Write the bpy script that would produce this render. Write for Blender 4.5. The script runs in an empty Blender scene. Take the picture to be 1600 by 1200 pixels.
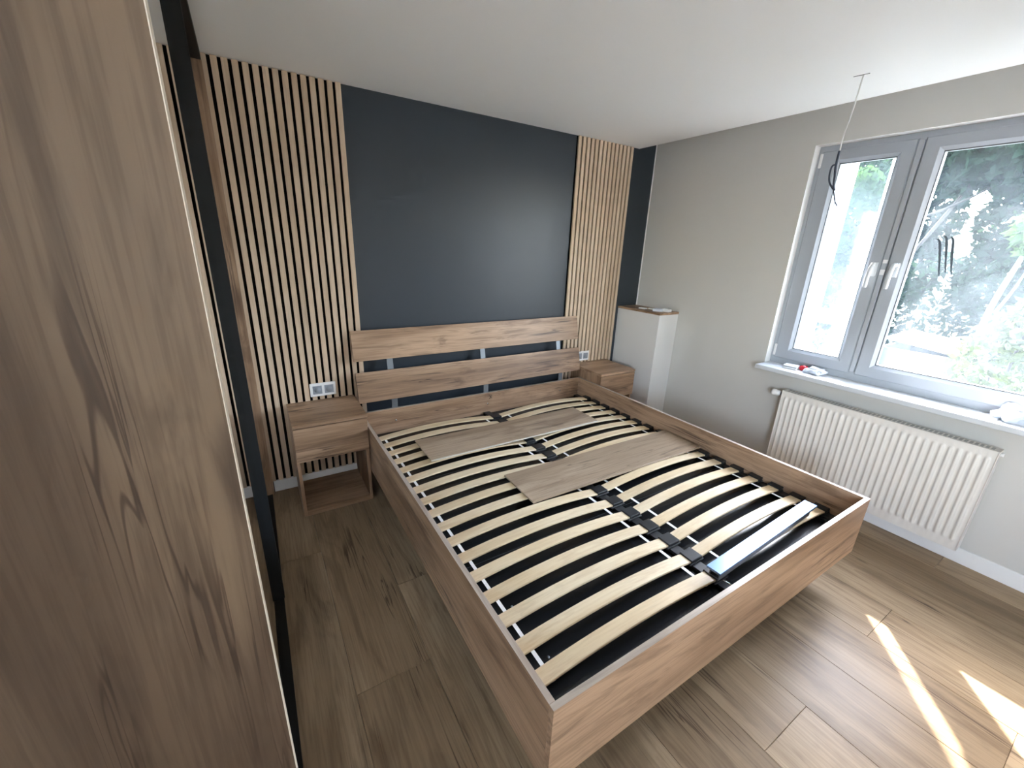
import bpy, bmesh, math, random
from mathutils import Vector, Matrix
random.seed(7)
scene = bpy.context.scene
COL = scene.collection

# ------------------------------------------------------------------ camera
cam_d = bpy.data.cameras.new('camera')
cam_d.sensor_fit = 'HORIZONTAL'
cam_d.sensor_width = 36.0
cam_d.lens = 643.99 / 1600.0 * 36.0
cam_d.clip_start = 0.02
cam_d.clip_end = 300
cam = bpy.data.objects.new('camera', cam_d)
COL.objects.link(cam)
RX = Vector((0.85213238, -0.52211597, 0.03557133))
RD = Vector((-0.13643637, -0.28726655, -0.94808388))
RF = Vector((0.50522819, 0.80303975, -0.31602474))
mw = Matrix(((RX.x, -RD.x, -RF.x, 0.0), (RX.y, -RD.y, -RF.y, 0.0), (RX.z, -RD.z, -RF.z, 1.55), (0, 0, 0, 1)))
cam.matrix_world = mw
scene.camera = cam

# ------------------------------------------------------------------ sky, sun, exposure
SUN_EL = math.radians(40.0)
sun_h = Vector((-0.766, -0.643, 0)).normalized()
world = bpy.data.worlds.new('sky')
scene.world = world
world.use_nodes = True
wn = world.node_tree.nodes
wl = world.node_tree.links
wn.clear()
wo = wn.new('ShaderNodeOutputWorld')
bg = wn.new('ShaderNodeBackground')
sk = wn.new('ShaderNodeTexSky')
sk.sky_type = 'NISHITA'
sk.sun_disc = False
sk.sun_elevation = SUN_EL
sk.sun_rotation = math.atan2(-sun_h.x, -sun_h.y)
sk.air_density = 1.0
sk.dust_density = 1.2
sk.ozone_density = 1.0
hsv = wn.new('ShaderNodeHueSaturation')
hsv.inputs['Saturation'].default_value = 0.62
wl.new(sk.outputs[0], hsv.inputs['Color'])
wl.new(hsv.outputs[0], bg.inputs[0])
bg.inputs[1].default_value = 2.4
wl.new(bg.outputs[0], wo.inputs[0])

sun_d = bpy.data.lights.new('sun', 'SUN')
sun_d.energy = 14.0
sun_d.angle = math.radians(0.6)
sun_d.color = (1.0, 0.95, 0.87)
sun = bpy.data.objects.new('sun', sun_d)
COL.objects.link(sun)
sdir = Vector((sun_h.x * math.cos(SUN_EL), sun_h.y * math.cos(SUN_EL), -math.sin(SUN_EL)))
sun.rotation_euler = sdir.to_track_quat('-Z', 'Y').to_euler()
sun.location = (8, 7, 9)

# sampling portal filling the window opening (guides sky light, emits nothing itself)
por_d = bpy.data.lights.new('window_portal', 'AREA')
por_d.shape = 'RECTANGLE'
por_d.size = 1.42
por_d.size_y = 1.45
por_d.cycles.is_portal = True
por = bpy.data.objects.new('window_portal', por_d)
COL.objects.link(por)
por.location = (3.52, 0.79, 1.517)
por.rotation_euler = Vector((-1, 0, 0)).to_track_quat('-Z', 'Z').to_euler()
por2_d = por_d.copy()  # portal for the added side window
por2_d.size = 1.15
por2_d.size_y = 1.3
por2 = bpy.data.objects.new('window_portal', por2_d)
COL.objects.link(por2)
por2.location = (-0.92, -1.375, 1.50)
por2.rotation_euler = Vector((1, 0, 0)).to_track_quat('-Z', 'Z').to_euler()

vs = scene.view_settings
vs.view_transform = 'Standard'
vs.look = 'None'
vs.exposure = 1.75
vs.gamma = 1.0
vs.use_curve_mapping = False
cy = scene.cycles
cy.use_denoising = True
cy.max_bounces = 10
cy.diffuse_bounces = 7
cy.use_adaptive_sampling = True
cy.adaptive_threshold = 0.06
cy.adaptive_min_samples = 16
cy.glossy_bounces = 6
cy.transmission_bounces = 8
cy.transparent_max_bounces = 16
cy.sample_clamp_indirect = 12.0
cy.caustics_reflective = True
cy.caustics_refractive = False

# ------------------------------------------------------------------ node helpers
def new_mat(name):
    m = bpy.data.materials.new(name)
    m.use_nodes = True
    nt = m.node_tree
    b = nt.nodes['Principled BSDF']
    return m, nt, b

def rgba(c):
    return (c[0], c[1], c[2], 1.0)

def mixcol(nt, fac, a, b, mode='MIX'):
    n = nt.nodes.new('ShaderNodeMix')
    n.data_type = 'RGBA'
    n.blend_type = mode
    for idx, v in ((0, fac), (6, a), (7, b)):
        if isinstance(v, (int, float)):
            n.inputs[idx].default_value = v
        elif isinstance(v, tuple):
            n.inputs[idx].default_value = rgba(v)
        else:
            nt.links.new(v, n.inputs[idx])
    return n.outputs[2]

def math_n(nt, op, a, b=None, c=None):
    n = nt.nodes.new('ShaderNodeMath')
    n.operation = op
    for i, v in enumerate((a, b, c)):
        if v is None:
            continue
        if isinstance(v, (int, float)):
            n.inputs[i].default_value = v
        else:
            nt.links.new(v, n.inputs[i])
    return n.outputs[0]

def ramp(nt, val, lo, hi):
    n = nt.nodes.new('ShaderNodeMapRange')
    n.interpolation_type = 'SMOOTHSTEP'
    nt.links.new(val, n.inputs[0])
    n.inputs[1].default_value = lo
    n.inputs[2].default_value = hi
    return n.outputs[0]

def noise(nt, vec, scale, detail=3.0, rough=0.5, dist=0.0):
    n = nt.nodes.new('ShaderNodeTexNoise')
    nt.links.new(vec, n.inputs['Vector'])
    n.inputs['Scale'].default_value = scale
    n.inputs['Detail'].default_value = detail
    n.inputs['Roughness'].default_value = rough
    n.inputs['Distortion'].default_value = dist
    return n.outputs[0]

def bump(nt, b, height, strength, dist=0.002):
    n = nt.nodes.new('ShaderNodeBump')
    n.inputs['Strength'].default_value = strength
    n.inputs['Distance'].default_value = dist
    nt.links.new(height, n.inputs['Height'])
    nt.links.new(n.outputs[0], b.inputs['Normal'])

def coords(nt, scale, rnd=True):
    tc = nt.nodes.new('ShaderNodeTexCoord')
    v = tc.outputs['Object']
    if rnd:
        oi = nt.nodes.new('ShaderNodeObjectInfo')
        cx = nt.nodes.new('ShaderNodeCombineXYZ')
        nt.links.new(math_n(nt, 'MULTIPLY', oi.outputs['Random'], 31.7), cx.inputs[0])
        nt.links.new(math_n(nt, 'MULTIPLY', oi.outputs['Random'], 17.3), cx.inputs[1])
        nt.links.new(math_n(nt, 'MULTIPLY', oi.outputs['Random'], 23.9), cx.inputs[2])
        ad = nt.nodes.new('ShaderNodeVectorMath')
        ad.operation = 'ADD'
        nt.links.new(v, ad.inputs[0])
        nt.links.new(cx.outputs[0], ad.inputs[1])
        v = ad.outputs[0]
    mp = nt.nodes.new('ShaderNodeMapping')
    mp.inputs['Scale'].default_value = scale
    nt.links.new(v, mp.inputs['Vector'])
    return mp.outputs[0]

def axis_scale(axis, along):
    return tuple(along if 'XYZ'[i] == axis else 1.0 for i in range(3))

def wood(name, axis, light, mid, dark, crack=(0.05, 0.03, 0.02), rough=0.5, crack_amt=0.8, knots=0.7,
         patch=4.0, tint=0.06, spec=0.35, streak=0.5):
    """decor oak: broad tone patches, long grain, short dark cracks and knots"""
    m, nt, b = new_mat(name)
    v = coords(nt, axis_scale(axis, 0.16))
    vl = coords(nt, axis_scale(axis, 0.035))
    vk = coords(nt, axis_scale(axis, 0.42))
    broad = noise(nt, v, patch, 3.0, 0.55, 0.8)
    flame = noise(nt, v, patch * 2.6, 4.0, 0.6, 1.6)
    med = noise(nt, vl, 22.0, 4.0, 0.6, 0.6)
    fine = noise(nt, vl, 130.0, 2.0, 0.6)
    c = mixcol(nt, ramp(nt, broad, 0.40, 0.60), mid, light)
    c = mixcol(nt, math_n(nt, 'MULTIPLY', ramp(nt, flame, 0.50, 0.66), streak), c, dark)
    c = mixcol(nt, math_n(nt, 'MULTIPLY', ramp(nt, med, 0.48, 0.70), streak * 0.8), c, dark)
    c = mixcol(nt, math_n(nt, 'MULTIPLY', ramp(nt, fine, 0.42, 0.66), 0.28), c, dark)
    # long thin cracks, gated so that they come in groups
    ln = noise(nt, vl, 26.0, 2.0, 0.45, 1.6)
    line = math_n(nt, 'SUBTRACT', 1.0, ramp(nt, math_n(nt, 'ABSOLUTE', math_n(nt, 'SUBTRACT', ln, 0.5)), 0.006, 0.034))
    gate = ramp(nt, noise(nt, v, 8.5, 2.0, 0.5), 0.53, 0.63)
    ck = math_n(nt, 'MULTIPLY', math_n(nt, 'MULTIPLY', line, gate), crack_amt)
    c = mixcol(nt, ck, c, crack)
    # knots: warm smudges
    vo = nt.nodes.new('ShaderNodeTexVoronoi')
    vo.inputs['Scale'].default_value = 3.1
    nt.links.new(vk, vo.inputs['Vector'])
    kd = math_n(nt, 'ADD', vo.outputs['Distance'], math_n(nt, 'MULTIPLY', math_n(nt, 'SUBTRACT', noise(nt, v, 25.0, 3.0), 0.5), 0.12))
    kn = math_n(nt, 'SUBTRACT', 1.0, ramp(nt, kd, 0.02, 0.15))
    c = mixcol(nt, math_n(nt, 'MULTIPLY', kn, knots), c, dark)
    # each board a little lighter or darker than the next
    oi = nt.nodes.new('ShaderNodeObjectInfo')
    hs = nt.nodes.new('ShaderNodeHueSaturation')
    hs.inputs['Saturation'].default_value = 1.0
    nt.links.new(math_n(nt, 'MULTIPLY_ADD', oi.outputs['Random'], 2 * tint, 1.0 - tint), hs.inputs['Value'])
    nt.links.new(c, hs.inputs['Color'])
    nt.links.new(hs.outputs[0], b.inputs['Base Color'])
    b.inputs['Roughness'].default_value = rough
    b.inputs['Specular IOR Level'].default_value = spec
    bump(nt, b, math_n(nt, 'SUBTRACT', fine, math_n(nt, 'MULTIPLY', ck, 0.8)), 0.12, 0.001)
    return m

def plain(name, col, rough=0.5, metal=0.0, spec=0.5, bumpy=0.0, bscale=200.0, var=0.0):
    m, nt, b = new_mat(name)
    b.inputs['Roughness'].default_value = rough
    b.inputs['Metallic'].default_value = metal
    b.inputs['Specular IOR Level'].default_value = spec
    v = coords(nt, (1, 1, 1))
    n = noise(nt, v, bscale, 3.0)
    if var > 0:
        n2 = noise(nt, v, 3.0, 4.0)
        c = mixcol(nt, math_n(nt, 'MULTIPLY', n2, var), col, tuple(x * 0.72 for x in col))
        nt.links.new(c, b.inputs['Base Color'])
    else:
        b.inputs['Base Color'].default_value = rgba(col)
    if bumpy > 0:
        bump(nt, b, n, bumpy, 0.001)
    return m

M = {}
OAK = dict(light=(0.46, 0.305, 0.195), mid=(0.32, 0.20, 0.12), dark=(0.115, 0.063, 0.036))
for ax in 'XYZ':
    M['oak' + ax] = wood('golden_oak_decor_' + ax, ax, rough=0.42, **OAK)
M['edge'] = wood('oak_edge_band', 'Y', light=(0.50, 0.43, 0.36), mid=(0.42, 0.35, 0.29), dark=(0.30, 0.23, 0.18), crack_amt=0.2, knots=0.1, rough=0.3, spec=0.6)
M['edgeX'] = wood('oak_edge_band_across', 'X', light=(0.50, 0.43, 0.36), mid=(0.42, 0.35, 0.29), dark=(0.30, 0.23, 0.18), crack_amt=0.2, knots=0.1, rough=0.3, spec=0.6)
M['floor'] = wood('floor_oak', 'Y', light=(0.36, 0.265, 0.17), mid=(0.275, 0.195, 0.12), dark=(0.115, 0.072, 0.042), rough=0.33, crack_amt=0.7, knots=0.6, patch=3.4, tint=0.12, spec=0.13, streak=0.36)
M['laid'] = wood('laminate_offcut', 'X', light=(0.46, 0.36, 0.26), mid=(0.36, 0.27, 0.185), dark=(0.18, 0.12, 0.08), rough=0.4, crack_amt=0.5, knots=0.4, patch=3.4, tint=0.04)
M['slat'] = wood('light_oak_slat', 'Z', light=(0.68, 0.53, 0.385), mid=(0.61, 0.46, 0.325), dark=(0.47, 0.34, 0.23), rough=0.55, crack_amt=0.1, knots=0.1, patch=6.0, tint=0.06, streak=0.25)
M['birch'] = wood('birch_slat', 'X', light=(0.80, 0.67, 0.47), mid=(0.74, 0.59, 0.38), dark=(0.58, 0.42, 0.24), rough=0.42, crack_amt=0.06, knots=0.12, patch=7.0, tint=0.05, streak=0.35, spec=0.45)
M['ceiling'] = plain('ceiling_paint', (0.90, 0.91, 0.91), 0.9, spec=0.2, bumpy=0.05, var=0.05)
M['wall'] = plain('warm_grey_paint', (0.60, 0.585, 0.55), 0.8, spec=0.25, bumpy=0.06, bscale=300, var=0.06)
M['boxpaint'] = plain('pale_grey_paint', (0.72, 0.715, 0.70), 0.8, spec=0.25, bumpy=0.06, bscale=300, var=0.05)
M['dark'] = plain('anthracite_paint', (0.031, 0.041, 0.053), 0.42, spec=0.5, bumpy=0.06, bscale=300, var=0.1)
M['white'] = plain('white_paint', (0.83, 0.83, 0.82), 0.55, spec=0.4, bumpy=0.03)
M['upvc'] = plain('backlit_dusty_upvc', (0.40, 0.43, 0.47), 0.4, spec=0.4, var=0.35)  # grey-blue puts the frame's backlit shade into the colour, besides dust
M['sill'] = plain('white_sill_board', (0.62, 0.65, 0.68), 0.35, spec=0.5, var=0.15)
M['rad'] = plain('radiator_enamel', (0.74, 0.71, 0.66), 0.35, spec=0.5)
M['grille'] = plain('radiator_grille', (0.36, 0.36, 0.34), 0.5)
M['felt'] = plain('black_felt', (0.008, 0.007, 0.006), 0.95, spec=0.1, bumpy=0.3, bscale=900)
M['black'] = plain('black_plastic', (0.018, 0.019, 0.021), 0.42, spec=0.5)
M['blackpanel'] = plain('black_base_board', (0.012, 0.013, 0.015), 0.24, spec=0.5, bumpy=0.02, bscale=60)
M['blackmetal'] = plain('black_anodised', (0.010, 0.011, 0.012), 0.5, spec=0.25)
M['steel'] = plain('grey_steel', (0.20, 0.22, 0.24), 0.4, metal=0.5)
M['chrome'] = plain('chrome', (0.8, 0.8, 0.8), 0.15, metal=1.0)
M['rail'] = plain('sky_tinted_steel', (0.16, 0.25, 0.42), 0.28, metal=0.9)  # blue base colour paints the sky's reflection on dark glossy metal
M['strap'] = plain('white_webbing', (0.85, 0.85, 0.86), 0.7, bumpy=0.2, bscale=600)
M['mirror'] = plain('mirror_glass', (0.86, 0.88, 0.87), 0.0, metal=1.0)
M['plastic'] = plain('white_plastic', (0.80, 0.80, 0.80), 0.3)
M['greyinsert'] = plain('grey_socket_insert', (0.30, 0.33, 0.37), 0.5, var=0.5)
M['red'] = plain('red_plastic', (0.55, 0.02, 0.03), 0.25)
M['bluewhite'] = plain('crumpled_film', (0.62, 0.66, 0.74), 0.3, bumpy=0.4, bscale=60)
M['cablewhite'] = plain('white_cable_sheath', (0.62, 0.62, 0.60), 0.45)
M['wire'] = plain('dark_wire', (0.035, 0.045, 0.07), 0.5)
M['gasket'] = plain('grey_gasket', (0.06, 0.065, 0.07), 0.6)
M['hdf'] = plain('hdf_tongue', (0.72, 0.68, 0.60), 0.6)
M['pencil'] = plain('pencil_line', (0.03, 0.025, 0.02), 0.8)
M['shadedpanel'] = wood('shaded_wardrobe_oak', 'Z', light=(0.20, 0.138, 0.088), mid=(0.125, 0.083, 0.053), dark=(0.05, 0.031, 0.020), rough=0.5, patch=3.2, crack_amt=0.75, knots=0.6, spec=0.3, streak=0.36)  # oak decor darkened to put the near panel's shade into its colour
M['litedge'] = plain('window_lit_edge_band', (0.80, 0.72, 0.60), 0.4)  # pale tone puts the window light on this edge into its colour
M['garden'] = plain('garden_grass', (0.03, 0.045, 0.025), 0.9, bumpy=0.5, bscale=30, var=0.9)
M['hill'] = plain('wooded_bank', (0.05, 0.065, 0.07), 0.9, bumpy=0.6, bscale=4, var=0.8)
M['paving'] = plain('pale_bounce_paving', (0.74, 0.74, 0.72), 0.9, bumpy=0.3, bscale=30, var=0.3)
M['bark'] = plain('tree_bark', (0.02, 0.018, 0.016), 0.9, bumpy=0.6, bscale=25)
M['palebark'] = plain('pale_bark', (0.10, 0.11, 0.12), 0.7, bumpy=0.4, bscale=25)
M['roofwhite'] = plain('pale_roof_sheet', (0.50, 0.50, 0.50), 0.6)
M['shedwall'] = plain('shed_boards', (0.05, 0.055, 0.055), 0.8, var=0.8)
M['outersill'] = plain('grey_metal_sill', (0.13, 0.13, 0.14), 0.6)
M['outerrender'] = plain('greyed_render', (0.55, 0.55, 0.54), 0.85, bumpy=0.2)  # render greyed so the reveal throws less light onto the ceiling
M['render'] = plain('white_render', (0.85, 0.85, 0.84), 0.85, bumpy=0.2)

def leaf_mat(name, col, trans):
    m, nt, b = new_mat(name)
    nt.nodes.remove(b)
    out = nt.nodes['Material Output']
    d = nt.nodes.new('ShaderNodeBsdfDiffuse')
    t = nt.nodes.new('ShaderNodeBsdfTranslucent')
    mx = nt.nodes.new('ShaderNodeMixShader')
    v = coords(nt, (1, 1, 1), False)
    n = noise(nt, v, 2.2, 3.0)
    c = mixcol(nt, n, tuple(x * 0.55 for x in col), tuple(x * 1.5 for x in col))
    nt.links.new(c, d.inputs[0])
    nt.links.new(mixcol(nt, 1.0, c, trans, 'MULTIPLY'), t.inputs[0])
    mx.inputs[0].default_value = 0.4
    nt.links.new(d.outputs[0], mx.inputs[1])
    nt.links.new(t.outputs[0], mx.inputs[2])
    nt.links.new(mx.outputs[0], out.inputs[0])
    return m
M['leaf'] = leaf_mat('green_leaves', (0.030, 0.052, 0.026), (1.1, 1.3, 0.7))
M['leafdark'] = leaf_mat('dark_green_leaves', (0.014, 0.026, 0.018), (1.0, 1.2, 0.8))
M['leafpale'] = leaf_mat('pale_leaves', (0.045, 0.055, 0.03), (1.0, 1.1, 0.7))

def glass_mat(name, dust, blot):
    """clear pane with a dry film of dust that catches the sun"""
    m, nt, b = new_mat(name)
    nt.nodes.remove(b)
    out = nt.nodes['Material Output']
    tr = nt.nodes.new('ShaderNodeBsdfTransparent')
    gl = nt.nodes.new('ShaderNodeBsdfGlossy')
    gl.inputs['Roughness'].default_value = 0.02
    tl = nt.nodes.new('ShaderNodeBsdfTranslucent')
    tl.inputs[0].default_value = (0.72, 0.83, 0.95, 1)
    v = coords(nt, (1, 1, 1), False)
    n1 = noise(nt, v, 3.0, 6.0, 0.65, 1.0)
    n2 = noise(nt, v, 26.0, 3.0, 0.6)
    dn = math_n(nt, 'MULTIPLY', math_n(nt, 'MULTIPLY_ADD', ramp(nt, n1, 0.3, 0.75), blot, 1.0 - blot), math_n(nt, 'MULTIPLY_ADD', n2, 0.5, 0.75))
    m1 = nt.nodes.new('ShaderNodeMixShader')
    nt.links.new(math_n(nt, 'MULTIPLY', dn, dust), m1.inputs[0])
    nt.links.new(tr.outputs[0], m1.inputs[1])
    nt.links.new(tl.outputs[0], m1.inputs[2])
    m2 = nt.nodes.new('ShaderNodeMixShader')
    m2.inputs[0].default_value = 0.03
    nt.links.new(m1.outputs[0], m2.inputs[1])
    nt.links.new(gl.outputs[0], m2.inputs[2])
    nt.links.new(m2.outputs[0], out.inputs[0])
    return m
M['glass'] = glass_mat('dusty_glass', 0.04, 0.6)
M['glassglare'] = glass_mat('sun_glare_dusty_glass', 0.11, 0.5)  # thicker film stands in for sun glare in the narrow pane
M['glassclear'] = glass_mat('clear_glass', 0.02, 0.5)
M['smear'] = plain('wiped_streak', (0.10, 0.13, 0.16), 0.6)

# ------------------------------------------------------------------ mesh helpers
WL = {}      # world location of every object made here (parents are never rotated unless noted)

def link(o, parent=None, wloc=(0, 0, 0)):
    COL.objects.link(o)
    wloc = Vector(wloc)
    WL[o.name] = wloc
    if parent is not None:
        o.parent = parent
        o.location = wloc - WL[parent.name]
    else:
        o.location = wloc
    return o

def empty(name, loc, label=None, cat=None, group=None, kind=None):
    o = bpy.data.objects.new(name, None)
    o.empty_display_size = 0.1
    link(o, None, loc)
    tag(o, label, cat, group, kind)
    return o

def tag(o, label=None, cat=None, group=None, kind=None):
    if label: o['label'] = label
    if cat: o['category'] = cat
    if group: o['group'] = group
    if kind: o['kind'] = kind
    return o

def bm_box(bm, a, b):
    vs_ = [bm.verts.new((x, y, z)) for x in (a[0], b[0]) for y in (a[1], b[1]) for z in (a[2], b[2])]
    for q in ((0, 1, 3, 2), (4, 6, 7, 5), (0, 4, 5, 1), (2, 3, 7, 6), (0, 2, 6, 4), (1, 5, 7, 3)):
        bm.faces.new([vs_[i] for i in q])

def finish(name, bm, mat, parent=None, smooth=False, center=None, bevel=0.0, kind=None, recalc=True):
    if bevel > 0:
        bmesh.ops.bevel(bm, geom=list(bm.edges), offset=bevel, segments=1, affect='EDGES', clamp_overlap=True)
    if recalc:
        bmesh.ops.recalc_face_normals(bm, faces=list(bm.faces))
    if center is None:
        xs = [v.co for v in bm.verts]
        lo = Vector((min(v.x for v in xs), min(v.y for v in xs), min(v.z for v in xs)))
        hi = Vector((max(v.x for v in xs), max(v.y for v in xs), max(v.z for v in xs)))
        center = (lo + hi) / 2
    center = Vector(center)
    for v in bm.verts:
        v.co -= center
    me = bpy.data.meshes.new(name)
    bm.to_mesh(me)
    bm.free()
    if smooth:
        for p in me.polygons:
            p.use_smooth = True
    mats = mat if isinstance(mat, (list, tuple)) else [mat]
    for mm in mats:
        me.materials.append(M[mm] if isinstance(mm, str) else mm)
    o = bpy.data.objects.new(name, me)
    link(o, parent, center)
    if kind: o['kind'] = kind
    return o

def box(name, a, b, mat, parent=None, bevel=0.0008, **kw):
    bm = bmesh.new()
    bm_box(bm, a, b)
    return finish(name, bm, mat, parent, bevel=bevel, **kw)

def boxes(name, lst, mat, parent=None, **kw):
    bm = bmesh.new()
    for a, b in lst:
        bm_box(bm, a, b)
    return finish(name, bm, mat, parent, **kw)

def bm_tube(bm, pts, rad, seg=8, cap=True):
    pts = [Vector(p) for p in pts]
    rings = []
    up = Vector((0.13, 0.31, 0.94))
    for i, p in enumerate(pts):
        d = (pts[min(i + 1, len(pts) - 1)] - pts[max(i - 1, 0)]).normalized()
        u = d.cross(up)
        if u.length < 1e-3:
            u = d.cross(Vector((1, 0, 0)))
        u.normalize()
        w = d.cross(u).normalized()
        r = rad[i] if isinstance(rad, (list, tuple)) else rad
        rings.append([bm.verts.new(p + (u * math.cos(t) + w * math.sin(t)) * r) for t in [2 * math.pi * k / seg for k in range(seg)]])
    for a, b in zip(rings, rings[1:]):
        for k in range(seg):
            bm.faces.new((a[k], a[(k + 1) % seg], b[(k + 1) % seg], b[k]))
    if cap:
        bm.faces.new(rings[0][::-1])
        bm.faces.new(rings[-1])

def tube(name, pts, rad, mat, parent=None, seg=8, **kw):
    bm = bmesh.new()
    bm_tube(bm, pts, rad, seg)
    return finish(name, bm, mat, parent, smooth=True, **kw)

def smooth_pts(pts, n=6):
    out = []
    P = [Vector(p) for p in pts]
    for i in range(len(P) - 1):
        p0, p1, p2, p3 = P[max(i - 1, 0)], P[i], P[i + 1], P[min(i + 2, len(P) - 1)]
        for k in range(n):
            t = k / n
            out.append(0.5 * ((2 * p1) + (p2 - p0) * t + (2 * p0 - 5 * p1 + 4 * p2 - p3) * t * t + (3 * p1 - p0 - 3 * p2 + p3) * t ** 3))
    out.append(P[-1])
    return out

def copy_tree(o, offset, label=None):
    c = o.copy()
    COL.objects.link(c)
    c.location = o.location + Vector(offset)
    if label: c['label'] = label
    for ch in list(o.children):
        d = ch.copy()
        COL.objects.link(d)
        d.parent = c
        for g in list(ch.children):
            e = g.copy()
            COL.objects.link(e)
            e.parent = d
    return c

# ------------------------------------------------------------------ dimensions
YB = 2.74          # back wall
XR = 3.085         # window wall
XL = -0.70
YF = -2.10
ZC = 2.352         # hung ceiling
ZT = 2.60          # slab above the curtain recess
XO = 3.50          # outer face of the window wall
WY0, WY1, WZ0, WZ1 = 0.09, 1.487, 0.826, 2.208   # window opening

# ------------------------------------------------------------------ room shell
floor = box('floor', (XL, YF, -0.12), (XR, YB, -0.009), 'felt', bevel=0)
tag(floor, kind='structure')
PW, PL = 0.2785, 1.284
seams = {-3: 0.30, -2: 1.16, -1: 0.72, 0: 1.16, 1: 0.305, 2: 0.72, 3: 1.16, 4: 0.309, 5: 0.75, 6: -0.117, 7: 0.317, 8: 0.74, 9: 1.16, 10: 0.31}
plank_cache = {}
for k in range(-3, 11):
    x0 = max(0.12 + PW * k, XL)
    x1 = min(x0 + PW if 0.12 + PW * k >= XL else 0.12 + PW * (k + 1), XR)
    if x1 - x0 < 0.02:
        continue
    s = seams[k]
    while s > YF: s -= PL
    while s < YB:
        y0, y1 = max(s, YF), min(s + PL, YB)
        if y1 - y0 > 0.02:
            key = (round(x1 - x0, 3), round(y1 - y0, 3))
            if key not in plank_cache:
                o = box('plank', (x0 + 0.0004, y0 + 0.0004, -0.009), (x1 - 0.0004, y1 - 0.0004, 0.0), 'floor', floor, bevel=0.0012)
                plank_cache[key] = o
            else:
                o = bpy.data.objects.new('plank', plank_cache[key].data)
                link(o, floor, ((x0 + x1) / 2, (y0 + y1) / 2, -0.0045))
        s += PL

tag(boxes('ceiling', [((XL, YF, ZC), (2.88, YB, ZC + 0.05)), ((XL, YF, ZT), (XO, YB, ZT + 0.1)), ((2.868, YF, ZC + 0.05), (2.88, YB, ZT))], 'ceiling'), kind='structure')
tag(box('wall_back', (XL - 0.1, YB, -0.12), (XO, YB + 0.15, ZT + 0.1), 'dark', bevel=0), kind='structure')
UY0, UY1, UZ0, UZ1 = -1.95, -0.80, 0.90, 2.15       # added window, unseen, to let more light in
tag(boxes('wall_left', [((XL - 0.2, YF, -0.12), (XL, UY0, ZT + 0.1)), ((XL - 0.2, UY1, -0.12), (XL, YB, ZT + 0.1)),
                        ((XL - 0.2, UY0, -0.12), (XL, UY1, UZ0)), ((XL - 0.2, UY0, UZ1), (XL, UY1, ZT + 0.1))], 'white'), kind='structure')
tag(box('wall_front', (XL - 0.2, YF - 0.1, -0.12), (XO, YF, ZT + 0.1), 'white', bevel=0), kind='structure')
wr = boxes('wall_right', [((XR, YF, -0.12), (XO, YB, WZ0 - 0.03)), ((XR, YF, WZ1), (XO, YB, ZT + 0.1)),
                          ((XR, WY1, WZ0 - 0.03), (XO, YB, WZ1)), ((XR, YF, WZ0 - 0.03), (XO, WY0, WZ1))], 'wall')
tag(wr, kind='structure')
tag(box('baseboard_back', (-0.053, YB - 0.015, 0), (2.845, YB, 0.077), 'white', bevel=0.002), kind='structure')
tag(box('baseboard_right', (XR - 0.012, YF, 0), (XR, 2.265, 0.087), 'white', bevel=0.002), kind='structure')
tag(box('baseboard_left', (XL, YF, 0), (XL + 0.012, 0.6, 0.08), 'white', bevel=0.002), kind='structure')
tag(box('trim_1', (XR - 0.009, YB - 0.005, 1.07), (XR, YB, ZT), 'white', bevel=0), kind='structure')

# ------------------------------------------------------------------ window
win = empty('window_1', (3.15, 0.79, WZ0), kind='structure')
win['label'] = 'white plastic casement window with dusty panes above the radiator'
FX0, FX1 = 3.15, 3.22
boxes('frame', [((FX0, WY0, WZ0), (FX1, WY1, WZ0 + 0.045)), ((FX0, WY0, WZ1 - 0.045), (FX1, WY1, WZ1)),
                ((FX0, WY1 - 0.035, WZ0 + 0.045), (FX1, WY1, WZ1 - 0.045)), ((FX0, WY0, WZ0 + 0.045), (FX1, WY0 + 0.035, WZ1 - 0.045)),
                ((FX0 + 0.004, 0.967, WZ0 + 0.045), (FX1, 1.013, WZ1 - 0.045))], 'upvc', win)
boxes('plaster_reveal', [((XR, WY1 - 0.001, WZ0), (FX0, WY1, WZ1)), ((XR, WY0, WZ1 - 0.001), (FX0, WY1, WZ1))], 'white', win)
boxes('outer_reveal', [((FX1, WY1 - 0.037, WZ0), (XO, WY1, WZ1)), ((FX1, WY0, WZ1 - 0.03), (XO, WY1 - 0.037, WZ1)),
                       ((FX1, WY0, WZ0), (XO, WY0 + 0.03, WZ1 - 0.03))], 'outerrender', win)
box('outer_sill', (FX1, WY0, WZ0 - 0.02), (XO + 0.03, WY1, WZ0), 'outersill', win)
box('sill', (2.963, WY0 - 0.03, WZ0 - 0.03), (FX0, WY1 - 0.001, WZ0), 'sill', win, bevel=0.003)

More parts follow.
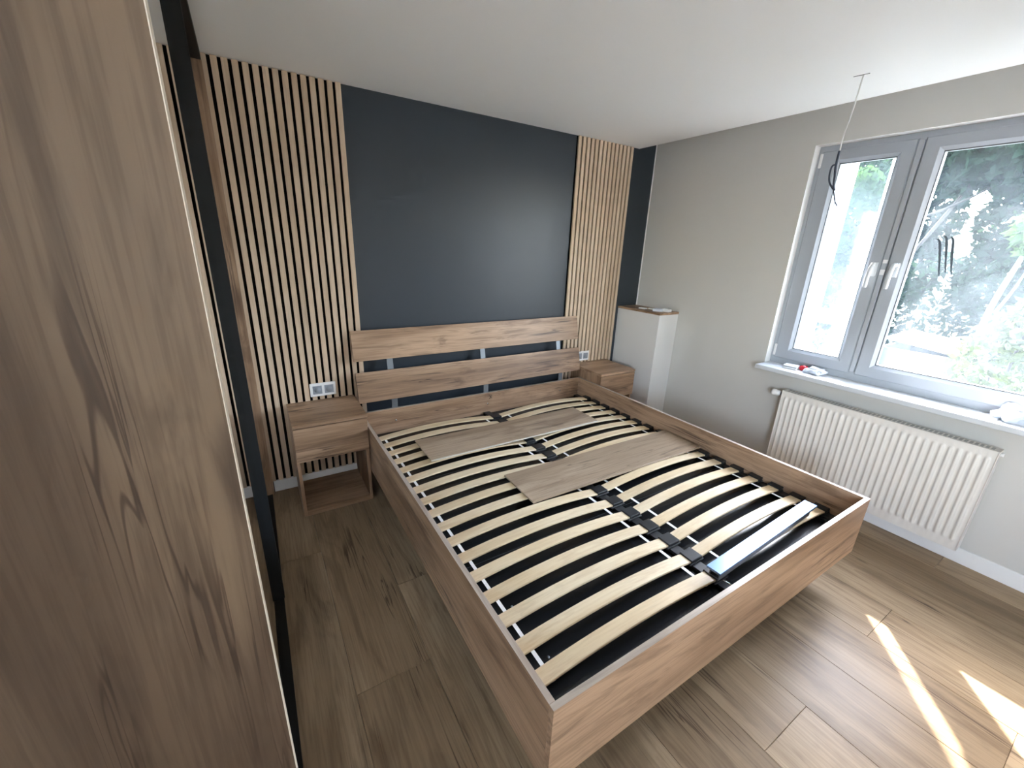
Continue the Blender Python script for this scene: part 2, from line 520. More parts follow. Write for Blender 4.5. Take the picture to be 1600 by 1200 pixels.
def sash(y0, y1, gy0, gy1, handle_y=None, hinge_y=None, glass='glass'):
    z0, z1, gz0, gz1 = 0.866, 2.176, 0.945, 2.102
    x0, x1 = 3.138, 3.205
    bm = bmesh.new()
    # face plate with a chamfered glazing bead running round the opening
    o = [(y0, z0), (y1, z0), (y1, z1), (y0, z1)]
    i1 = [(gy0 - 0.018, gz0 - 0.018), (gy1 + 0.018, gz0 - 0.018), (gy1 + 0.018, gz1 + 0.018), (gy0 - 0.018, gz1 + 0.018)]
    i2 = [(gy0, gz0), (gy1, gz0), (gy1, gz1), (gy0, gz1)]
    loops = []
    for pts, x in ((o, x1), (o, x0 + 0.006), ([(y0 + 0.006, z0 + 0.006), (y1 - 0.006, z0 + 0.006), (y1 - 0.006, z1 - 0.006), (y0 + 0.006, z1 - 0.006)], x0),
                   (i1, x0), (i2, x0 + 0.016), (i2, x1)):
        loops.append([bm.verts.new((x, p[0], p[1])) for p in pts])
    for a, b in zip(loops, loops[1:] + loops[:1]):
        for k in range(4):
            bm.faces.new((a[k], a[(k + 1) % 4], b[(k + 1) % 4], b[k]))
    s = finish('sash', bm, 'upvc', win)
    boxes('gasket', [((x0 + 0.017, gy0, gz0), (x0 + 0.03, gy0 + 0.004, gz1)), ((x0 + 0.017, gy1 - 0.004, gz0), (x0 + 0.03, gy1, gz1)),
                     ((x0 + 0.017, gy0, gz0), (x0 + 0.03, gy1, gz0 + 0.004)), ((x0 + 0.017, gy0, gz1 - 0.004), (x0 + 0.03, gy1, gz1))], 'gasket', s)
    p = boxes('pane', [((3.172, gy0 + 0.001, gz0 + 0.001), (3.1725, gy1 - 0.001, gz1 - 0.001))], glass, s)
    # a single surface is enough for the thin film of dust
    bm = bmesh.new()
    vv = [bm.verts.new(c) for c in ((3.172, gy0, gz0), (3.172, gy1, gz0), (3.172, gy1, gz1), (3.172, gy0, gz1))]
    bm.faces.new(vv)
    ctr = WL[p.name]
    for v in bm.verts: v.co -= ctr
    bm.to_mesh(p.data)
    bm.free()
    if handle_y is not None:
        zc = 1.50
        h = boxes('handle', [((x0 - 0.012, handle_y - 0.015, zc - 0.04), (x0, handle_y + 0.015, zc + 0.04)),
                             ((x0 - 0.04, handle_y - 0.009, zc + 0.018), (x0 - 0.012, handle_y + 0.009, zc + 0.036))], 'sill', s, bevel=0.003)
        tube('lever', smooth_pts([(x0 - 0.036, handle_y, zc + 0.03), (x0 - 0.05, handle_y + 0.002, zc + 0.01), (x0 - 0.052, handle_y + 0.005, zc - 0.04), (x0 - 0.048, handle_y + 0.006, zc - 0.105)], 4), [0.011] * 12 + [0.008], 'sill', s)
    if hinge_y is not None:
        for zz in (2.125, 0.92):
            box('hinge', (x0 - 0.004, hinge_y - 0.008, zz - 0.04), (x0 + 0.02, hinge_y + 0.008, zz + 0.04), 'plastic', s, bevel=0.003)
    return s
s1 = sash(1.005, 1.462, 1.083, 1.36, handle_y=1.03, hinge_y=1.462, glass='glassglare')
s2 = sash(0.115, 0.975, 0.198, 0.892, handle_y=0.932, hinge_y=0.115)
box('cover_strip', (3.134, 0.978, 0.88), (3.15, 1.002, 2.165), 'upvc', win, bevel=0.002)
box('lock_catch', (3.128, 0.976, 1.47), (3.134, 0.998, 1.50), 'plastic', win)
box('lock_catch', (3.128, 0.976, 1.535), (3.134, 0.998, 1.555), 'plastic', win)
# added side window, out of view, put in to brighten the room
w2 = empty('window_added', (XL - 0.1, -1.25, UZ0), kind='structure')
w2['label'] = 'added unseen window that lights the room from beside the camera'
boxes('frame', [((XL - 0.14, UY0, UZ0), (XL - 0.07, UY0 + 0.07, UZ1)), ((XL - 0.14, UY1 - 0.07, UZ0), (XL - 0.07, UY1, UZ1)), ((XL - 0.14, -1.415, UZ0 + 0.07), (XL - 0.07, -1.335, UZ1 - 0.07)),
                ((XL - 0.14, UY0 + 0.07, UZ0), (XL - 0.07, UY1 - 0.07, UZ0 + 0.07)), ((XL - 0.14, UY0 + 0.07, UZ1 - 0.07), (XL - 0.07, UY1 - 0.07, UZ1))], 'upvc', w2)
for py0, py1 in ((UY0 + 0.07, -1.415), (-1.335, UY1 - 0.07)):
    bm = bmesh.new()
    bm.faces.new([bm.verts.new(c) for c in ((XL - 0.1, py0, UZ0 + 0.07), (XL - 0.1, py1, UZ0 + 0.07), (XL - 0.1, py1, UZ1 - 0.07), (XL - 0.1, py0, UZ1 - 0.07))])
    finish('pane', bm, 'glassclear', w2)
# finger streaks wiped into the dust of the wide pane
def streak(pts, w):
    bm = bmesh.new()
    P = smooth_pts([(3.1712, a, b) for a, b in pts], 5)
    prev = None
    for i, p in enumerate(P):
        d = (P[min(i + 1, len(P) - 1)] - P[max(i - 1, 0)]).normalized()
        n = Vector((0, -d.z, d.y))
        ww = w * (0.4 + 0.6 * math.sin(math.pi * min(0.95, max(0.05, i / (len(P) - 1)))))
        cur = [bm.verts.new(p + n * ww), bm.verts.new(p - n * ww), bm.verts.new(p - n * ww + Vector((-0.0008, 0, 0))), bm.verts.new(p + n * ww + Vector((-0.0008, 0, 0)))]
        if prev:
            for k in range(4):
                bm.faces.new((prev[k], prev[(k + 1) % 4], cur[(k + 1) % 4], cur[k]))
        prev = cur
    return finish('finger_streak', bm, 'smear', win)
streak([(0.812, 1.672), (0.795, 1.655), (0.775, 1.58), (0.752, 1.48)], 0.0055)
streak([(0.790, 1.690), (0.772, 1.67), (0.755, 1.60), (0.732, 1.50)], 0.0055)
streak([(0.757, 1.680), (0.744, 1.66), (0.728, 1.58), (0.706, 1.49)], 0.0055)

# ------------------------------------------------------------------ radiator
rad = empty('panel_radiator', (3.0, 0.775, 0.105), 'white ribbed panel radiator on the wall under the window', 'radiator')
RY0, RY1, RZ0, RZ1 = 0.275, 1.272, 0.105, 0.688
bm = bmesh.new()
NR = 30
ys = []
per = 8
n = NR * per
mrg = 0.012
pitch = (RY1 - RY0 - 2 * mrg) / NR
zs = [RZ0, RZ0 + 0.05, RZ0 + 0.058, RZ0 + 0.068, RZ0 + 0.08, RZ1 - 0.06, RZ1 - 0.05, RZ1 - 0.042, RZ1 - 0.035, RZ1]
amp = [0, 0, 0.35, 0.8, 1, 1, 0.8, 0.35, 0, 0]
grid = []
yl = [RY0] + [RY0 + mrg + pitch * (i / per) for i in range(n + 1)] + [RY1]
for z, a in zip(zs, amp):
    row = []
    for j, y in enumerate(yl):
        t = ((y - RY0 - mrg) / pitch) % 1.0
        f_ = 0.0 if j in (0, len(yl) - 1) else max(0.0, math.sin(math.pi * (t - 0.18) / 0.64)) if 0.18 < t < 0.82 else 0.0
        row.append(bm.verts.new((2.978 - 0.013 * a * f_, y, z)))
    grid.append(row)
for r0, r1 in zip(grid, grid[1:]):
    for a, b, c, d in zip(r0, r0[1:], r1[1:], r1):
        bm.faces.new((a, b, c, d))
bk = [[bm.verts.new((2.985, v.co.y, v.co.z)) for v in (r[0], r[-1])] for r in (grid[0], grid[-1])]
bm.faces.new([bk[0][0], bk[1][0], bk[1][1], bk[0][1]])
finish('front_panel', bm, 'rad', rad, smooth=True)
box('side_panel', (2.972, RY0 - 0.004, RZ0 + 0.004), (3.045, RY0, RZ1 + 0.003), 'rad', rad)
box('side_panel', (2.972, RY1, RZ0 + 0.004), (3.045, RY1 + 0.004, RZ1 + 0.003), 'rad', rad)
box('back_panel', (3.03, RY0, RZ0), (3.045, RY1, RZ1 - 0.004), 'rad', rad)
tg = box('top_grille', (2.976, RY0, RZ1 - 0.004), (3.045, RY1, RZ1 + 0.001), 'rad', rad)
boxes('grille_slots', [((2.99, RY0 + 0.02 + i * 0.0193, RZ1 + 0.0005), (3.035, RY0 + 0.032 + i * 0.0193, RZ1 + 0.0015)) for i in range(50)], 'grille', tg)
tube('valve_body', [(3.01, RY1 + 0.004, 0.655), (3.01, RY1 + 0.03, 0.655)], 0.011, 'steel', rad)
tube('thermostat_head', [(3.01, RY1 + 0.028, 0.655), (3.008, RY1 + 0.034, 0.655), (3.0, RY1 + 0.07, 0.655), (2.999, RY1 + 0.078, 0.655)], [0.014, 0.02, 0.022, 0.017], 'plastic', rad, seg=16)
tube('plug', [(3.0, RY0 - 0.004, 0.672), (3.0, RY0 - 0.016, 0.672)], 0.009, 'plastic', rad)
for yy in (0.45, 1.1):
    box('bracket', (3.045, yy - 0.015, 0.2), (XR - 0.0005, yy + 0.015, 0.62), 'rad', rad)

# ------------------------------------------------------------------ slatted wall panels
def slat_panel(x_list, xa, xb, label):
    r = empty('slat_wall_panel', ((xa + xb) / 2, YB - 0.012, 0.08), label, 'wall panel', 'slatted wall panels beside the bed')
    box('felt_backing', (xa, YB - 0.009, 0.08), (xb, YB, ZC - 0.002), 'felt', r, bevel=0)
    first = None
    for x in x_list:
        if first is None:
            first = box('slat', (x, YB - 0.022, 0.08), (x + 0.027, YB - 0.009, ZC - 0.002), 'slat', r, bevel=0.0006)
        else:
            o = bpy.data.objects.new('slat', first.data)
            link(o, r, (x + 0.0135, YB - 0.0155, (0.08 + ZC - 0.002) / 2))
    return r
SP = 0.0422
slat_panel([0.553 - 0.027 - SP * i for i in range(15)], -0.066, 0.554, 'pale oak slatted wall panel between the wardrobe and the dark painted wall')
slat_panel([2.219 + SP * i for i in range(14)], 2.214, 2.797, 'oak slatted wall panel above the nightstand in the window corner')

# ------------------------------------------------------------------ wardrobe
wd = empty('sliding_wardrobe', (-0.37, 1.7, 0), 'tall oak wardrobe with mirrored sliding door and black tracks along the wall', 'wardrobe')
WXF = -0.056
sp = box('side_panel', (XL + 0.01, 0.678, 0.0), (WXF - 0.0012, 0.706, ZC - 0.001), 'shadedpanel', wd, bevel=0)
box('edge_band', (WXF - 0.0012, 0.678, 0.0), (WXF, 0.706, ZC - 0.001), 'litedge', sp, bevel=0)
box('side_panel', (XL + 0.01, 2.69, 0.0), (WXF, 2.716, 2.312), 'oakZ', wd, bevel=0)
box('back_board', (XL + 0.002, 0.706, 0.0), (XL + 0.01, 2.69, ZC - 0.002), 'white', wd, bevel=0)
boxes('top_track', [((-0.19, 0.706, 2.312), (-0.058, 2.716, ZC - 0.001))], 'blackmetal', wd)
boxes('bottom_track', [((-0.19, 0.706, 0.0), (-0.07, 2.69, 0.006)), ((-0.072, 0.706, 0.0), (-0.068, 2.69, 0.009)), ((-0.128, 0.706, 0.0), (-0.124, 2.69, 0.012))], 'blackmetal', wd)
d1 = box('mirror_door', (-0.112, 0.72, 0.014), (-0.0885, 1.752, 2.305), 'blackmetal', wd, bevel=0)
box('mirror', (-0.0885, 0.722, 0.02), (-0.088, 1.752, 2.30), 'mirror', d1, bevel=0)
boxes('handle_profile', [((-0.112, 1.752, 0.012), (-0.078, 1.79, 2.308)), ((-0.078, 1.752, 0.012), (-0.0645, 1.757, 2.308)), ((-0.078, 1.778, 0.012), (-0.0645, 1.79, 2.308))], 'blackmetal', d1)
for yy in (1.7585, 1.765, 1.7715):
    box('grip_rib', (-0.078, yy, 0.012), (-0.070, yy + 0.0022, 2.308), 'blackmetal', d1, bevel=0)
d2 = box('mirror_door', (-0.17, 1.70, 0.014), (-0.1455, 2.688, 2.305), 'blackmetal', wd, bevel=0)
box('mirror', (-0.1455, 1.702, 0.02), (-0.145, 2.686, 2.30), 'mirror', d2, bevel=0)  # mirror added to the unseen rear door to send light leftward
box('handle_profile', (-0.175, 1.69, 0.012), (-0.142, 1.70, 2.306), 'blackmetal', d2)

# ------------------------------------------------------------------ bed frame
BX0, BX1, BY0, BY1, BZ0, BZ1 = 0.478, 2.323, 0.516, 2.60, 0.198, 0.495
T = 0.019
bed = empty('bed_frame', ((BX0 + BX1) / 2, 1.55, 0), 'double oak bed frame with a tilted two-plank headboard and no mattress', 'bed')
def board(name, a, b, mat, edge, parent):
    o = box(name, a, (b[0], b[1], b[2] - 0.001), mat, parent, bevel=0.0006)
    box('edge_band', (a[0] + 0.0005, a[1] + 0.0005, b[2] - 0.001), (b[0] - 0.0005, b[1] - 0.0005, b[2]), edge, o, bevel=0)
    return o
board('side_rail', (BX0, BY0 + T, BZ0), (BX0 + T, BY1, BZ1), 'oakY', 'edge', bed)
board('side_rail', (BX1 - T, BY0 + T, BZ0), (BX1, BY1, BZ1), 'oakY', 'edge', bed)
board('footboard', (BX0, BY0, BZ0), (BX1, BY0 + T, BZ1), 'oakX', 'edgeX', bed)
hr = board('head_rail', (BX0 + T, 2.581, BZ0), (BX1 - T, 2.60, BZ1), 'oakX', 'edgeX', bed)
for bxx in (0.708, 1.411, 2.106):
    tube('bolt', [(bxx, 2.581, 0.408), (bxx, 2.5775, 0.408)], [0.0075, 0.005], 'chrome', hr, seg=12)
for sgn in (1, -1):
    tube('pencil_mark', [(1.425, 2.5803, 0.459 - 0.014 * sgn), (1.447, 2.5803, 0.459 + 0.014 * sgn)], 0.0018, 'pencil', hr, seg=5)
# tilted headboard planks and their metal uprights
def tilted_box(name, x0, x1, pb, pt, thick, mat, parent, back=0.0):
    """board whose front face runs from pb=(y,z) at the bottom to pt=(y,z) at the top"""
    d = Vector((0, pt[0] - pb[0], pt[1] - pb[1]))
    nb = Vector((0, d.z, -d.y)).normalized()
    bm = bmesh.new()
    b0 = Vector((0, pb[0], pb[1])) + nb * back
    t0 = Vector((0, pt[0], pt[1])) + nb * back
    vs_ = []
    for x in (x0, x1):
        for q in (b0, b0 + nb * thick, t0 + nb * thick, t0):
            vs_.append(bm.verts.new((x, q.y, q.z)))
    for q in ((0, 1, 2, 3), (7, 6, 5, 4), (0, 4, 5, 1), (1, 5, 6, 2), (2, 6, 7, 3), (3, 7, 4, 0)):
        bm.faces.new([vs_[i] for i in q])
    return finish(name, bm, mat, parent, bevel=0.0008)
tilted_box('headboard_plank', BX0 + 0.004, BX1 - 0.004, (2.648, 0.823), (2.688, 1.013), 0.018, 'oakX', bed)
tilted_box('headboard_plank', BX0 + 0.004, BX1 - 0.004, (2.590, 0.560), (2.632, 0.752), 0.018, 'oakX', bed)
for sx in (0.712, 1.405, 2.115):
    up = tilted_box('upright', sx - 0.02, sx + 0.02, (2.590, 0.56), (2.674, 0.95), 0.006, 'steel', bed, back=0.021)
    box('foot_plate', (sx - 0.02, 2.6005, 0.26), (sx + 0.02, 2.6065, 0.565), 'steel', up)
for lx in (BX0 + 0.10, BX1 - 0.16):
    for ly in (BY0 + 0.25, BY1 - 0.12):
        box('leg', (lx, ly, 0.0), (lx + 0.06, ly + 0.06, BZ0 + 0.06), 'black', bed)
bp = boxes('base_panel', [((BX0 + T + 0.001, BY0 + T + 0.001, 0.315), (1.40, 2.579, 0.33)), ((1.402, BY0 + T + 0.001, 0.315), (BX1 - T - 0.001, 2.579, 0.33))], 'blackpanel', bed)
for i in range(8):
    yy = 0.734 + 0.22 * i
    tube('screw', [(0.635, yy, 0.33), (0.635, yy, 0.3315)], 0.005, 'steel', bp, seg=8)
    tube('screw', [(2.18, yy, 0.33), (2.18, yy, 0.3315)], 0.005, 'steel', bp, seg=8)
for y_ in (1.20, 1.90):
    box('seam', (0.50, y_, 0.33), (2.30, y_ + 0.0012, 0.3303), 'steel', bp, bevel=0)

# ------------------------------------------------------------------ slatted base
base = empty('slatted_base', (1.40, 1.55, 0.33), 'sprung birch slats in two rows with black holders inside the bed', 'slatted base')
def arch(t):
    return 0.362 + 0.028 * (1 - (2 * t - 1) ** 2)
def slat_mesh(x0, x1):
    bm = bmesh.new()
    N = 16
    rows = []
    for i in range(N + 1):
        t = i / N
        z = arch(t)
        x = x0 + (x1 - x0) * t
        rows.append([bm.verts.new((x, y, zz)) for y, zz in ((0.0015, z), (0.0515, z), (0.053, z - 0.002), (0.053, z - 0.008), (0.0, z - 0.008), (0.0, z - 0.002))])
    for a, b in zip(rows, rows[1:]):
        for k in range(6):
            bm.faces.new((a[k], a[(k + 1) % 6], b[(k + 1) % 6], b[k]))
    bm.faces.new(rows[0])
    bm.faces.new(rows[-1][::-1])
    return bm
cols = [(0.515, 1.368), (1.432, 2.268)]
Y0S, PS, NS = 0.647, 0.110, 17
for ci, (x0, x1) in enumerate(cols):
    first = None
    for i in range(NS):
        y = Y0S + PS * i
        if first is None:
            bm = slat_mesh(x0, x1)
            for v in bm.verts: v.co.y += y
            first = finish('slat', bm, 'birch', base)
        else:
            o = bpy.data.objects.new('slat', first.data)
            link(o, base, WL[first.name] + Vector((0, PS * i, 0)))
# end caps at the rails, twin holders on the centre beam
capL = capR = hold = None
for i in range(NS):
    y = Y0S + PS * i
    for side in (0, 1):
        xa, xb = (0.4985, 0.53) if side == 0 else (2.252, 2.302)
        proto = capL if side == 0 else capR
        if proto is None:
            bm = bmesh.new()
            # rubber cap: sleeve under and over the slat tip with rounded shoulders
            bm_box(bm, (xa, y - 0.008, 0.345), (xb, y + 0.061, 0.3535))
            if side:
                bm_box(bm, (2.262, y - 0.006, 0.3535), (2.299, y + 0.059, 0.372))
            else:
                bm_box(bm, (0.4985, y - 0.006, 0.3535), (0.522, y + 0.059, 0.372))
            o = finish('end_cap', bm, 'black', base, bevel=0.0015)
            if side == 0: capL = o
            else: capR = o
        else:
            o = bpy.data.objects.new('end_cap', proto.data)
            link(o, base, WL[proto.name] + Vector((0, PS * i, 0)))
    if hold is None:
        bm = bmesh.new()
        bm_box(bm, (1.356, y - 0.006, 0.344), (1.444, y + 0.059, 0.3535))
        bm_box(bm, (1.366, y - 0.004, 0.3535), (1.434, y + 0.057, 0.3685))
        hold = finish('centre_holder', bm, 'black', base, bevel=0.002)
    else:
        o = bpy.data.objects.new('centre_holder', hold.data)
        link(o, base, WL[hold.name] + Vector((0, PS * i, 0)))
box('centre_beam', (1.375, BY0 + T + 0.002, 0.331), (1.425, 2.578, 0.3435), 'black', base)
box('side_ledge', (BX0 + T + 0.0005, BY0 + T + 0.002, 0.331), (0.53, 2.578, 0.3445), 'black', base)
box('side_ledge', (2.262, BY0 + T + 0.002, 0.331), (BX1 - T - 0.0005, 2.578, 0.3445), 'black', base)
for sx, (x0, x1) in ((0.588, cols[0]), (1.311, cols[0]), (1.494, cols[1]), (2.195, cols[1])):
    zz = arch((sx - x0) / (x1 - x0)) - 0.0085
    box('webbing_strap', (sx - 0.0065, Y0S - 0.0, zz - 0.001), (sx + 0.0065, Y0S + PS * (NS - 1) + 0.05, zz), 'strap', base, bevel=0)

# ------------------------------------------------------------------ boards lying on the slats
def laid_plank(c, ln, wd_, rz, label, tm='hdf'):
    o_ = empty('laminate_plank', (c[0], c[1], 0.391), label, 'plank', 'loose floor planks on the bed')
    b_ = box('board', (c[0] - ln / 2, c[1] - wd_ / 2, 0.391), (c[0] + ln / 2, c[1] + wd_ / 2, 0.400), 'laid', o_, bevel=0.0008)
    box('tongue', (c[0] - ln / 2, c[1] - wd_ / 2 - 0.008, 0.3925), (c[0] + ln / 2, c[1] - wd_ / 2, 0.396), tm, o_, bevel=0)
    o_.rotation_euler = (0, 0, rz)
    return o_
laid_plank((1.346, 2.106), 1.245, 0.275, -0.004, 'loose oak laminate plank lying nearer the headboard across the bed slats')
laid_plank((1.634, 1.497), 1.262, 0.272, -0.010, 'loose oak laminate plank across the middle of the bed slats', 'laid')
mr = empty('metal_rail', (1.735, 0.660, 0.392), 'glossy sky-tinted metal rail lying on the front bed slats near the footboard', 'metal rail')
box('top_plate', (1.322, 0.632, 0.424), (2.148, 0.688, 0.434), 'rail', mr, bevel=0.0015)
boxes('channel', [((1.335, 0.640, 0.392), (2.10, 0.644, 0.424)), ((1.335, 0.676, 0.392), (2.10, 0.680, 0.424)), ((1.335, 0.644, 0.396), (2.10, 0.676, 0.399))], 'steel', mr)
tube('hook', [(1.345, 0.628, 0.40), (1.352, 0.61, 0.396), (1.362, 0.60, 0.385)], 0.0025, 'chrome', mr)
mr.rotation_euler = (0, 0, 0.040)

# ------------------------------------------------------------------ nightstands
NX0, NX1, NYF, NYB, NZ = 0.079, 0.474, 2.337, 2.717, 0.585
ns = empty('nightstand', ((NX0 + NX1) / 2, (NYF + NYB) / 2, 0), 'oak nightstand with drawer and open shelf beside the wardrobe', 'nightstand', 'oak nightstands flanking the bed')
TT = 0.018
box('top_board', (NX0, NYF, NZ - TT), (NX1, NYB, NZ), 'oakX', ns)
box('side_board', (NX0 + 0.0, NYF + 0.019, 0), (NX0 + TT, NYB, NZ - TT), 'oakZ', ns)
box('side_board', (NX1 - TT, NYF + 0.019, 0), (NX1, NYB, NZ - TT), 'oakZ', ns)
box('bottom_board', (NX0 + TT, NYF + 0.019, 0.0), (NX1 - TT, NYB, 0.036), 'oakX', ns)
dr = box('drawer', (NX0 + 0.002, NYF + 0.001, 0.36), (NX1 - 0.002, NYF + 0.018, NZ - TT - 0.005), 'oakX', ns)
boxes('drawer_box', [((NX0 + 0.03, NYF + 0.019, 0.38), (NX1 - 0.03, NYB - 0.04, 0.39)), ((NX0 + 0.03, NYF + 0.019, 0.39), (NX0 + 0.042, NYB - 0.04, 0.52)),
                     ((NX1 - 0.042, NYF + 0.019, 0.39), (NX1 - 0.03, NYB - 0.04, 0.52)), ((NX0 + 0.042, NYB - 0.052, 0.39), (NX1 - 0.042, NYB - 0.04, 0.52))], 'white', dr)
copy_tree(ns, (2.328 - NX0, 0, 0), 'oak nightstand in the window corner, partly behind the bed rail')

# ------------------------------------------------------------------ wall sockets
def sockets(xa, za, label):
    s = empty('double_socket', (xa + 0.076, YB - 0.022, za), label, 'socket', 'double sockets above the nightstands')
    box('cover_frame', (xa, YB - 0.032, za), (xa + 0.152, YB - 0.022, za + 0.086), 'plastic', s, bevel=0.003)
    for k in range(2):
        cx = xa + 0.043 + 0.068 * k
        ins = box('insert', (cx - 0.0265, YB - 0.034, za + 0.016), (cx + 0.0265, YB - 0.031, za + 0.069), 'greyinsert', s, bevel=0.001)
        tube('socket_well', [(cx, YB - 0.034, za + 0.0425), (cx, YB - 0.0345, za + 0.0425)], 0.019, 'greyinsert', ins, seg=20)
    return s
sockets(0.219, 0.609, 'white double socket above the nightstand beside the wardrobe')
sockets(2.362, 0.601, 'white double socket above the nightstand in the window corner, half behind headboard')

# ------------------------------------------------------------------ pipe boxing in the corner
pb_ = empty('pipe_boxing', (2.965, 2.5, 0), 'waist-high grey boxed-in column with a wooden top in the corner', 'pipe boxing')
box('body', (2.846, 2.266, 0.0), (XR - 0.0005, YB - 0.0005, 1.052), 'boxpaint', pb_, bevel=0.001)
box('top_board', (2.843, 2.262, 1.052), (XR - 0.0005, YB - 0.0005, 1.07), 'oakY', pb_)

# small white switch parts lying on its top
def frame_part(name, c, w, l, h, rz, label, mat='plastic', tilt=0.0):
    bm = bmesh.new()
    t_ = 0.35
    o1 = [(-w, -l), (w, -l), (w, l), (-w, l)]
    loops = []
    for s_, z in ((1.0, 0.0), (1.0, h * 0.6), (0.92, h), (0.62, h), (0.58, h * 0.45)):
        loops.append([bm.verts.new((p[0] * s_, p[1] * s_, z)) for p in o1])
    for a, b in zip(loops, loops[1:]):
        for k in range(4):
            bm.faces.new((a[k], a[(k + 1) % 4], b[(k + 1) % 4], b[k]))
    bm.faces.new(loops[0][::-1])
    bm.faces.new(loops[-1])
    o = finish(name, bm, mat, None, center=(0, 0, 0), bevel=0.0005)
    o.location = c
    o.rotation_euler = (tilt, 0, rz)
    tag(o, label, 'switch cover', 'switch parts on the corner ledge')
    return o
frame_part('switch_cover', (2.925, 2.52, 1.0701), 0.022, 0.03, 0.008, 0.2, 'flat white switch cover on the wooden ledge, nearest the dark wall')
frame_part('switch_cover', (2.975, 2.46, 1.0701), 0.02, 0.03, 0.009, -0.3, 'flat white switch cover in the middle of the wooden ledge')
frame_part('switch_cover', (2.94, 2.365, 1.0701), 0.035, 0.04, 0.02, 0.5, 'thicker grey switch cover with a dark underside on the wooden ledge', 'bluewhite')
frame_part('switch_cover', (2.985, 2.315, 1.0701), 0.028, 0.032, 0.024, 0.15, 'white upright-edged switch cover at the front end of the wooden ledge')

# ------------------------------------------------------------------ things on the window sill
def lump(name, c, r, mat, label, cat, seed, sq=0.75, rz=0.0, rough_=0.25):
    rnd = random.Random(seed)
    bm = bmesh.new()
    bmesh.ops.create_icosphere(bm, subdivisions=3, radius=1.0)
    ph = [rnd.uniform(0, 6.28) for _ in range(6)]
    for v in bm.verts:
        p = v.co.copy()
        k = 1 + rough_ * (math.sin(4 * p.x + ph[0]) * math.sin(5 * p.y + ph[1]) + 0.6 * math.sin(9 * p.y + ph[2] + 5 * p.z) + 0.4 * math.sin(13 * p.x + ph[3]))
        q = Vector([math.copysign(abs(a) ** sq, a) for a in p]) * k
        v.co = Vector((q.x * r[0], q.y * r[1], max(q.z, -0.75) * r[2]))
    lo = min(v.co.z for v in bm.verts)
    for v in bm.verts: v.co.z -= lo
    o = finish(name, bm, mat, None, center=(0, 0, 0), smooth=False)
    o.location = c
    o.rotation_euler = (0, 0, rz)
    tag(o, label, cat)
    return o
SZ = WZ0 + 0.0002
e = empty('card_pack', (3.075, 1.30, SZ), 'small white flip-top pack with dark stripe on the window sill', 'pack')
box('carton', (3.045, 1.262, SZ), (3.105, 1.345, SZ + 0.026), 'plastic', e, bevel=0.003)
box('stripe', (3.0445, 1.265, SZ + 0.012), (3.1055, 1.342, SZ + 0.016), 'wire', e, bevel=0)
e.rotation_euler = (0, 0, 0.15)
lump('red_bottle_cap', (3.10, 1.237, SZ), (0.022, 0.026, 0.020), 'red', 'shiny red plastic cap between white packets on the window sill', 'cap', 3, 0.9, rough_=0.06)
lump('film_packet', (3.085, 1.165, SZ), (0.045, 0.055, 0.022), 'bluewhite', 'crumpled white film packet beside the red cap on the sill', 'packet', 4, 0.7)
lump('plastic_bag', (3.08, 0.27, SZ), (0.05, 0.075, 0.045), 'bluewhite', 'crumpled clear plastic bag on the sill above the radiator plug end', 'bag', 9, 0.7, rough_=0.3)
o = box('paper_sheet', (3.03, 0.33, SZ), (3.09, 0.41, SZ + 0.004), 'plastic', None, bevel=0.001)
tag(o, 'folded white paper lying on the sunlit window sill beside the plastic bag', 'paper')

# ------------------------------------------------------------------ cable hanging from the ceiling
cb = empty('ceiling_cable', (2.513, 1.078, 2.352), 'thin bare lamp cable hanging from the ceiling with its end coiled', 'cable')
cx_ = 2.513
tube('sheath', smooth_pts([(cx_, 1.078, ZC), (cx_, 1.081, 2.314), (cx_, 1.084, 2.249), (cx_, 1.090, 2.18), (cx_, 1.098, 2.11), (cx_, 1.098, 2.045)], 5), 0.0032, 'cablewhite', cb)
tube('dark_end', smooth_pts([(cx_, 1.098, 2.046), (cx_, 1.099, 2.012), (cx_, 1.097, 1.97), (cx_ - 0.006, 1.088, 1.93), (cx_ - 0.008, 1.082, 1.89), (cx_ - 0.004, 1.074, 1.868)], 5), 0.0052, 'wire', cb)
tube('loop', smooth_pts([(cx_ + 0.004, 1.096, 1.965), (cx_ + 0.012, 1.106, 1.987), (cx_ + 0.006, 1.117, 1.98), (cx_, 1.116, 1.945), (cx_, 1.108, 1.91), (cx_, 1.092, 1.886), (cx_, 1.077, 1.87)], 5), 0.0042, 'wire', cb)
tube('wire_end', smooth_pts([(cx_, 1.098, 1.965), (cx_ + 0.004, 1.090, 1.93), (cx_ + 0.004, 1.084, 1.88), (cx_, 1.068, 1.835), (cx_, 1.060, 1.815), (cx_, 1.047, 1.797)], 5), 0.003, 'wire', cb)
tube('wire_end', smooth_pts([(cx_, 1.061, 1.817), (cx_, 1.064, 1.795), (cx_, 1.073, 1.774)], 4), 0.0017, 'wire', cb)
tube('ceiling_slot', [(2.513, 1.055, ZC - 0.0006), (2.505, 1.115, ZC - 0.0006)], 0.0014, 'gasket', cb, seg=5)

# ------------------------------------------------------------------ garden
GZ = -2.8
g = box('ground', (-50, -60, GZ - 0.3), (70, 60, GZ), 'garden', None, bevel=0)
tag(g, kind='structure')
tag(box('added_bounce_terrace', (-13, -10, GZ), (XL - 0.3, 6, -0.30), 'paving', None, bevel=0), kind='structure')  # added pale slab, unseen, bouncing daylight up through the added window
tag(box('added_sky_shade', (XL - 1.5, -4.0, 2.30), (XL - 0.2, YB, 2.45), 'render', None, bevel=0), kind='structure')  # added overhang, unseen, cutting sky light at the added window

